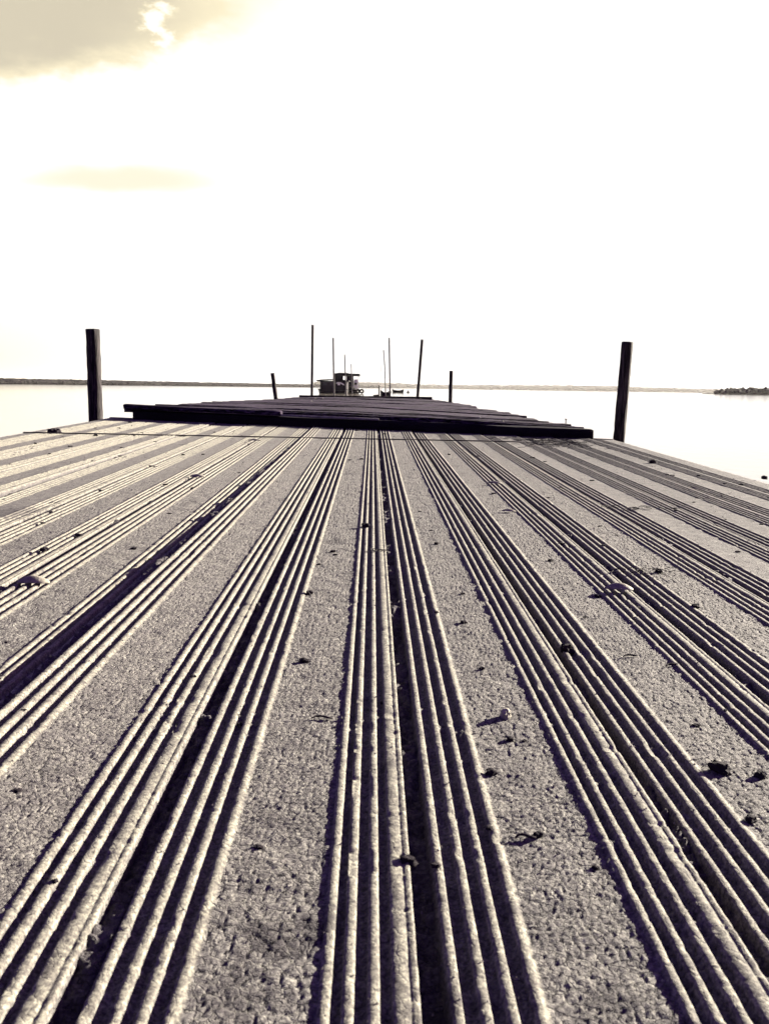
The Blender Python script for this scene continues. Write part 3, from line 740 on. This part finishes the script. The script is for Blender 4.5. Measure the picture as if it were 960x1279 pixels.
# ------------------------------------------------------------------ water, far shores
def mat_water():
    m, nt, b = new_mat('lake_water', 0.06, 0.5); L = nt.links.new
    b.inputs['Base Color'].default_value = (0.20, 0.18, 0.15, 1); b.inputs['IOR'].default_value = 1.33
    tc = N(nt, 'ShaderNodeTexCoord')
    mp = N(nt, 'ShaderNodeMapping'); mp.inputs['Scale'].default_value = (1, .6, 1); L(tc.outputs['Object'], mp.inputs['Vector'])
    n1 = N(nt, 'ShaderNodeTexNoise', Scale=3.0, Detail=4.0, Roughness=0.55); L(mp.outputs[0], n1.inputs['Vector'])
    bp = N(nt, 'ShaderNodeBump', Strength=0.25, Distance=0.02); L(n1.outputs['Fac'], bp.inputs['Height']); L(bp.outputs[0], b.inputs['Normal'])
    return m
o = mesh_obj('water', [(-6500, -400, 0), (6500, -400, 0), (6500, 6500, 0), (-6500, 6500, 0)], [(0, 1, 2, 3)], mat_water()); tag(o, kind='structure')

_b = bmesh.new(); bmesh.ops.create_icosphere(_b, subdivisions=2, radius=1)
ICO_V = [v.co.copy() for v in _b.verts]; ICO_F = [[v.index for v in f.verts] for f in _b.faces]; _b.free()
def shore(name, label, line, top_line, mat, step_px, depth, seed, tree_w, even=False):
    """line: list of (px, Y); top_line: list of (px, height m). A belt of many overlapping small crowns on a low bank."""
    rnd = random.Random(seed)
    def interp(T, x):
        for a, b in zip(T, T[1:]):
            if x <= b[0]: return a[1] + (b[1] - a[1]) * max(0, (x - a[0]) / (b[0] - a[0]))
        return T[-1][1]
    vs = []; fs = []; bank = []
    x = line[0][0]
    while x < line[-1][0]:
        Y = interp(line, x); h = interp(top_line, x); c = at(x, 484.5 + .0149 * (x - 480), Y); c.z = 0
        bank.append((c, h))
        for r in range(3):
            hh = h * (rnd.uniform(.85, 1.0) if even else rnd.uniform(.55, 1.12)) * (1 if r else .85); w = tree_w * h * rnd.uniform(.6, 1.3)
            cx = c.x + rnd.uniform(-1, 1) * step_px * Y / F; cy = c.y + r * depth / 3 + rnd.uniform(0, depth / 3)
            b0 = len(vs)
            for d in ICO_V:
                s = 1 + .55 * noise.noise(d * 2.2 + Vector((x, r * 7, seed)))
                vs.append((cx + d.x * w * s, cy + d.y * w * s, hh * .5 + d.z * hh * .5 * s))
            fs += [tuple(b0 + q for q in f) for f in ICO_F]
        x += step_px
    o = mesh_obj(name, vs, fs, mat); tag(o, label, 'far trees', None, 'stuff')
    return bank
def bank_mesh(bank, mat):
    v = []; f = []
    for i, (c, h) in enumerate(bank):
        v += [(c.x, c.y - h * .6, -.1), (c.x, c.y - h * .2, h * .12), (c.x, c.y + 60, h * .15), (c.x, c.y + 60, -.1)]
        if i: b = i * 4; f += [(b - 4 + k, b - 4 + (k + 1) % 4, b + (k + 1) % 4, b + k) for k in range(4)]
    o = mesh_obj('shore_bank', v, f, mat); tag(o, kind='structure')
FOL = mat_plain('far_foliage', (.0045, .0035, .004), .9, .4, .25)
FOL2 = mat_plain('headland_foliage', (.010, .0075, .0095), .9, .4, .2)
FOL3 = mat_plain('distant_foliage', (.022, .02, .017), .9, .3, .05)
BANK = mat_plain('shore_earth', (.003, .0025, .003), .9, .3, .2)
bk = shore('shore_trees', 'dark low tree line along the left shore, thinning towards the houseboats', [(-60, 520), (0, 580), (150, 780), (300, 1250), (400, 1750), (470, 2300)],
           [(-60, 3.6), (0, 3.6), (110, 4.0), (150, 4.0), (320, 5.0), (400, 5.8), (470, 6)], FOL, .9, 30, 3, .9, even=True)
bank_mesh(bk, BANK)
bk = shore('distant_trees', 'pale hazy tree line on the far shore right of the poles', [(400, 4700), (560, 4900), (760, 4600), (930, 4200), (1010, 4200)], [(400, 29), (470, 27), (560, 20), (620, 23), (760, 26), (900, 17), (1010, 14)], FOL3, 1.0, 200, 5, 1.4)
bank_mesh(bk, BANK)
bk = shore('headland_trees', 'dark bushy trees on the headland at the right edge', [(910, 700), (935, 690), (1060, 600)], [(910, 3.0), (915, 4.8), (930, 5.2), (1060, 5.4)], FOL2, 2.6, 30, 9, .55)
bank_mesh(bk, BANK)

# haze
bm = bmesh.new(); box(bm, -7000, 7000, -600, 7000, -1.7, 40)
m = bpy.data.materials.new('haze_air'); m.use_nodes = True; nt = m.node_tree; nt.nodes.clear()
out = nt.nodes.new('ShaderNodeOutputMaterial'); pv = nt.nodes.new('ShaderNodeVolumePrincipled')
pv.inputs['Color'].default_value = (1, .98, .94, 1); pv.inputs['Density'].default_value = 2.2e-5; pv.inputs['Anisotropy'].default_value = 0.2
nt.links.new(pv.outputs[0], out.inputs['Volume'])
o = bm_obj('haze', bm, m); tag(o, kind='stuff')

# ------------------------------------------------------------------ sun and sky
SAZ, SEL = 57.0, 16.5
sd = Vector((math.sin(R(SAZ)) * math.cos(R(SEL)), math.cos(R(SAZ)) * math.cos(R(SEL)), math.sin(R(SEL))))
ld = bpy.data.lights.new('sun', 'SUN'); ld.energy = 5.0; ld.angle = R(0.5); ld.color = (1.0, 0.93, 0.76)
lo = bpy.data.objects.new('sun', ld); sc.collection.objects.link(lo); lo.rotation_euler = sd.to_track_quat('Z', 'Y').to_euler(); lo.location = (30, 20, 30)

wld = bpy.data.worlds.new('World'); sc.world = wld; wld.use_nodes = True
nt = wld.node_tree; nt.nodes.clear(); L = nt.links.new
out = nt.nodes.new('ShaderNodeOutputWorld')
sky = N(nt, 'ShaderNodeTexSky', sky_type='NISHITA'); sky.sun_disc = False; sky.sun_elevation = R(SEL); sky.sun_rotation = R(SAZ); sky.dust_density = 2.0
bg = nt.nodes.new('ShaderNodeBackground'); bg.inputs['Strength'].default_value = 0.05
tint = mixc(nt, 1.0, sky.outputs[0], (0.36, 0.15, 0.50), 'MULTIPLY'); L(tint, bg.inputs['Color'])
# cloud sheet: bright white ahead, breaking up to the upper left; cut off overhead and behind to deepen shade
tc = nt.nodes.new('ShaderNodeTexCoord'); D_ = tc.outputs['Generated']
sp = nt.nodes.new('ShaderNodeSeparateXYZ'); L(D_, sp.inputs[0])
az = math_n(nt, 'MULTIPLY', math_n(nt, 'ARCTAN2', sp.outputs[0], sp.outputs[1]), 180 / math.pi)
el = math_n(nt, 'MULTIPLY', math_n(nt, 'ARCSINE', sp.outputs[2]), 180 / math.pi)
mp = nt.nodes.new('ShaderNodeMapping'); mp.inputs['Scale'].default_value = (7, 7, 22); L(D_, mp.inputs['Vector'])
nz = N(nt, 'ShaderNodeTexNoise', Scale=1.0, Detail=7.0, Roughness=0.6); L(mp.outputs[0], nz.inputs['Vector'])
mp2 = nt.nodes.new('ShaderNodeMapping'); mp2.inputs['Scale'].default_value = (30, 30, 60); L(D_, mp2.inputs['Vector'])
nz2 = N(nt, 'ShaderNodeTexNoise', Scale=1.0, Detail=5.0, Roughness=0.6); L(mp2.outputs[0], nz2.inputs['Vector'])
n0 = math_n(nt, 'SUBTRACT', nz.outputs['Fac'], 0.5); n1 = math_n(nt, 'SUBTRACT', nz2.outputs['Fac'], 0.5)
def mr(v, a, b, c=0.0, d=1.0, smooth=True):
    n = nt.nodes.new('ShaderNodeMapRange'); n.interpolation_type = 'SMOOTHSTEP' if smooth else 'LINEAR'
    L(v, n.inputs[0]); n.inputs[1].default_value = a; n.inputs[2].default_value = b; n.inputs[3].default_value = c; n.inputs[4].default_value = d
    return n.outputs[0]
# thin grey-cream opening at the upper left
a1, e1 = azel(20, 108); a2, e2 = azel(300, 58); slope = (e2 - e1) / (a2 - a1)
edge = math_n(nt, 'SUBTRACT', math_n(nt, 'SUBTRACT', el, e1), math_n(nt, 'MULTIPLY', math_n(nt, 'SUBTRACT', az, a1), slope))
edge = math_n(nt, 'ADD', edge, math_n(nt, 'ADD', math_n(nt, 'MULTIPLY', n0, 3.6), math_n(nt, 'MULTIPLY', n1, 2.2)))
core = mr(edge, -0.5, 1.9)
aL, _ = azel(180, 40); aR, _ = azel(400, 10)
core = math_n(nt, 'MULTIPLY', core, mr(math_n(nt, 'ADD', az, math_n(nt, 'MULTIPLY', n0, 9.0)), aL - 3.5, aR + 1.0, 1.0, 0.0))
aH, eH = azel(196, 35)
hx = math_n(nt, 'DIVIDE', math_n(nt, 'SUBTRACT', az, aH), 1.3); hy = math_n(nt, 'DIVIDE', math_n(nt, 'SUBTRACT', el, eH), 2.2)
hole = mr(math_n(nt, 'ADD', math_n(nt, 'ADD', math_n(nt, 'MULTIPLY', hx, hx), math_n(nt, 'MULTIPLY', hy, hy)), math_n(nt, 'MULTIPLY', n1, -15.0)), -1.6, 0.7, 0.9, 0.0)
core = math_n(nt, 'MULTIPLY', core, math_n(nt, 'SUBTRACT', 1.0, hole))
# yellowish streak lower down
aS, eS = azel(150, 222)
sx = math_n(nt, 'DIVIDE', math_n(nt, 'SUBTRACT', az, aS), 5.6)
sy = math_n(nt, 'DIVIDE', math_n(nt, 'ADD', math_n(nt, 'SUBTRACT', math_n(nt, 'SUBTRACT', el, eS), math_n(nt, 'MULTIPLY', math_n(nt, 'SUBTRACT', az, aS), 0.05)), math_n(nt, 'MULTIPLY', n0, 1.6)), 0.75)
streak = mr(math_n(nt, 'ADD', math_n(nt, 'MULTIPLY', sx, sx), math_n(nt, 'MULTIPLY', sy, sy)), 0.1, 1.5, 0.55, 0.0)
k = 1.0 / EXP
WH = (1.14 * k, 1.12 * k, 1.10 * k)
cc = mixc(nt, mr(core, 0.0, 0.45, 0, 1, False), WH, (1.02 * k, 0.91 * k, 0.64 * k))
cc = mixc(nt, mr(core, 0.4, 1.0, 0, 1, False), cc, (0.70 * k, 0.63 * k, 0.48 * k))
cc = mixc(nt, streak, cc, (0.92 * k, 0.80 * k, 0.46 * k))
warm = math_n(nt, 'MULTIPLY', mr(az, -25.0, -12.0, .75, 0.0), mr(el, 0.0, 6.0, 1.0, 0.0))
cc = mixc(nt, warm, cc, (1.12 * k, 0.96 * k, 0.62 * k))
cb = nt.nodes.new('ShaderNodeBackground'); L(cc, cb.inputs['Color'])
cov = math_n(nt, 'MULTIPLY', mr(math_n(nt, 'ABSOLUTE', math_n(nt, 'ADD', az, -8.0)), 33.0, 52.0, 1.0, 0.0), mr(math_n(nt, 'ADD', el, math_n(nt, 'MULTIPLY', n0, 5.0)), 25.5, 31.0, 1.0, 0.0))
ms = nt.nodes.new('ShaderNodeMixShader'); L(cov, ms.inputs[0]); L(bg.outputs[0], ms.inputs[1]); L(cb.outputs[0], ms.inputs[2])
L(ms.outputs[0], out.inputs['Surface'])
sc.cycles.max_bounces = 6
sc.cycles.volume_bounces = 1
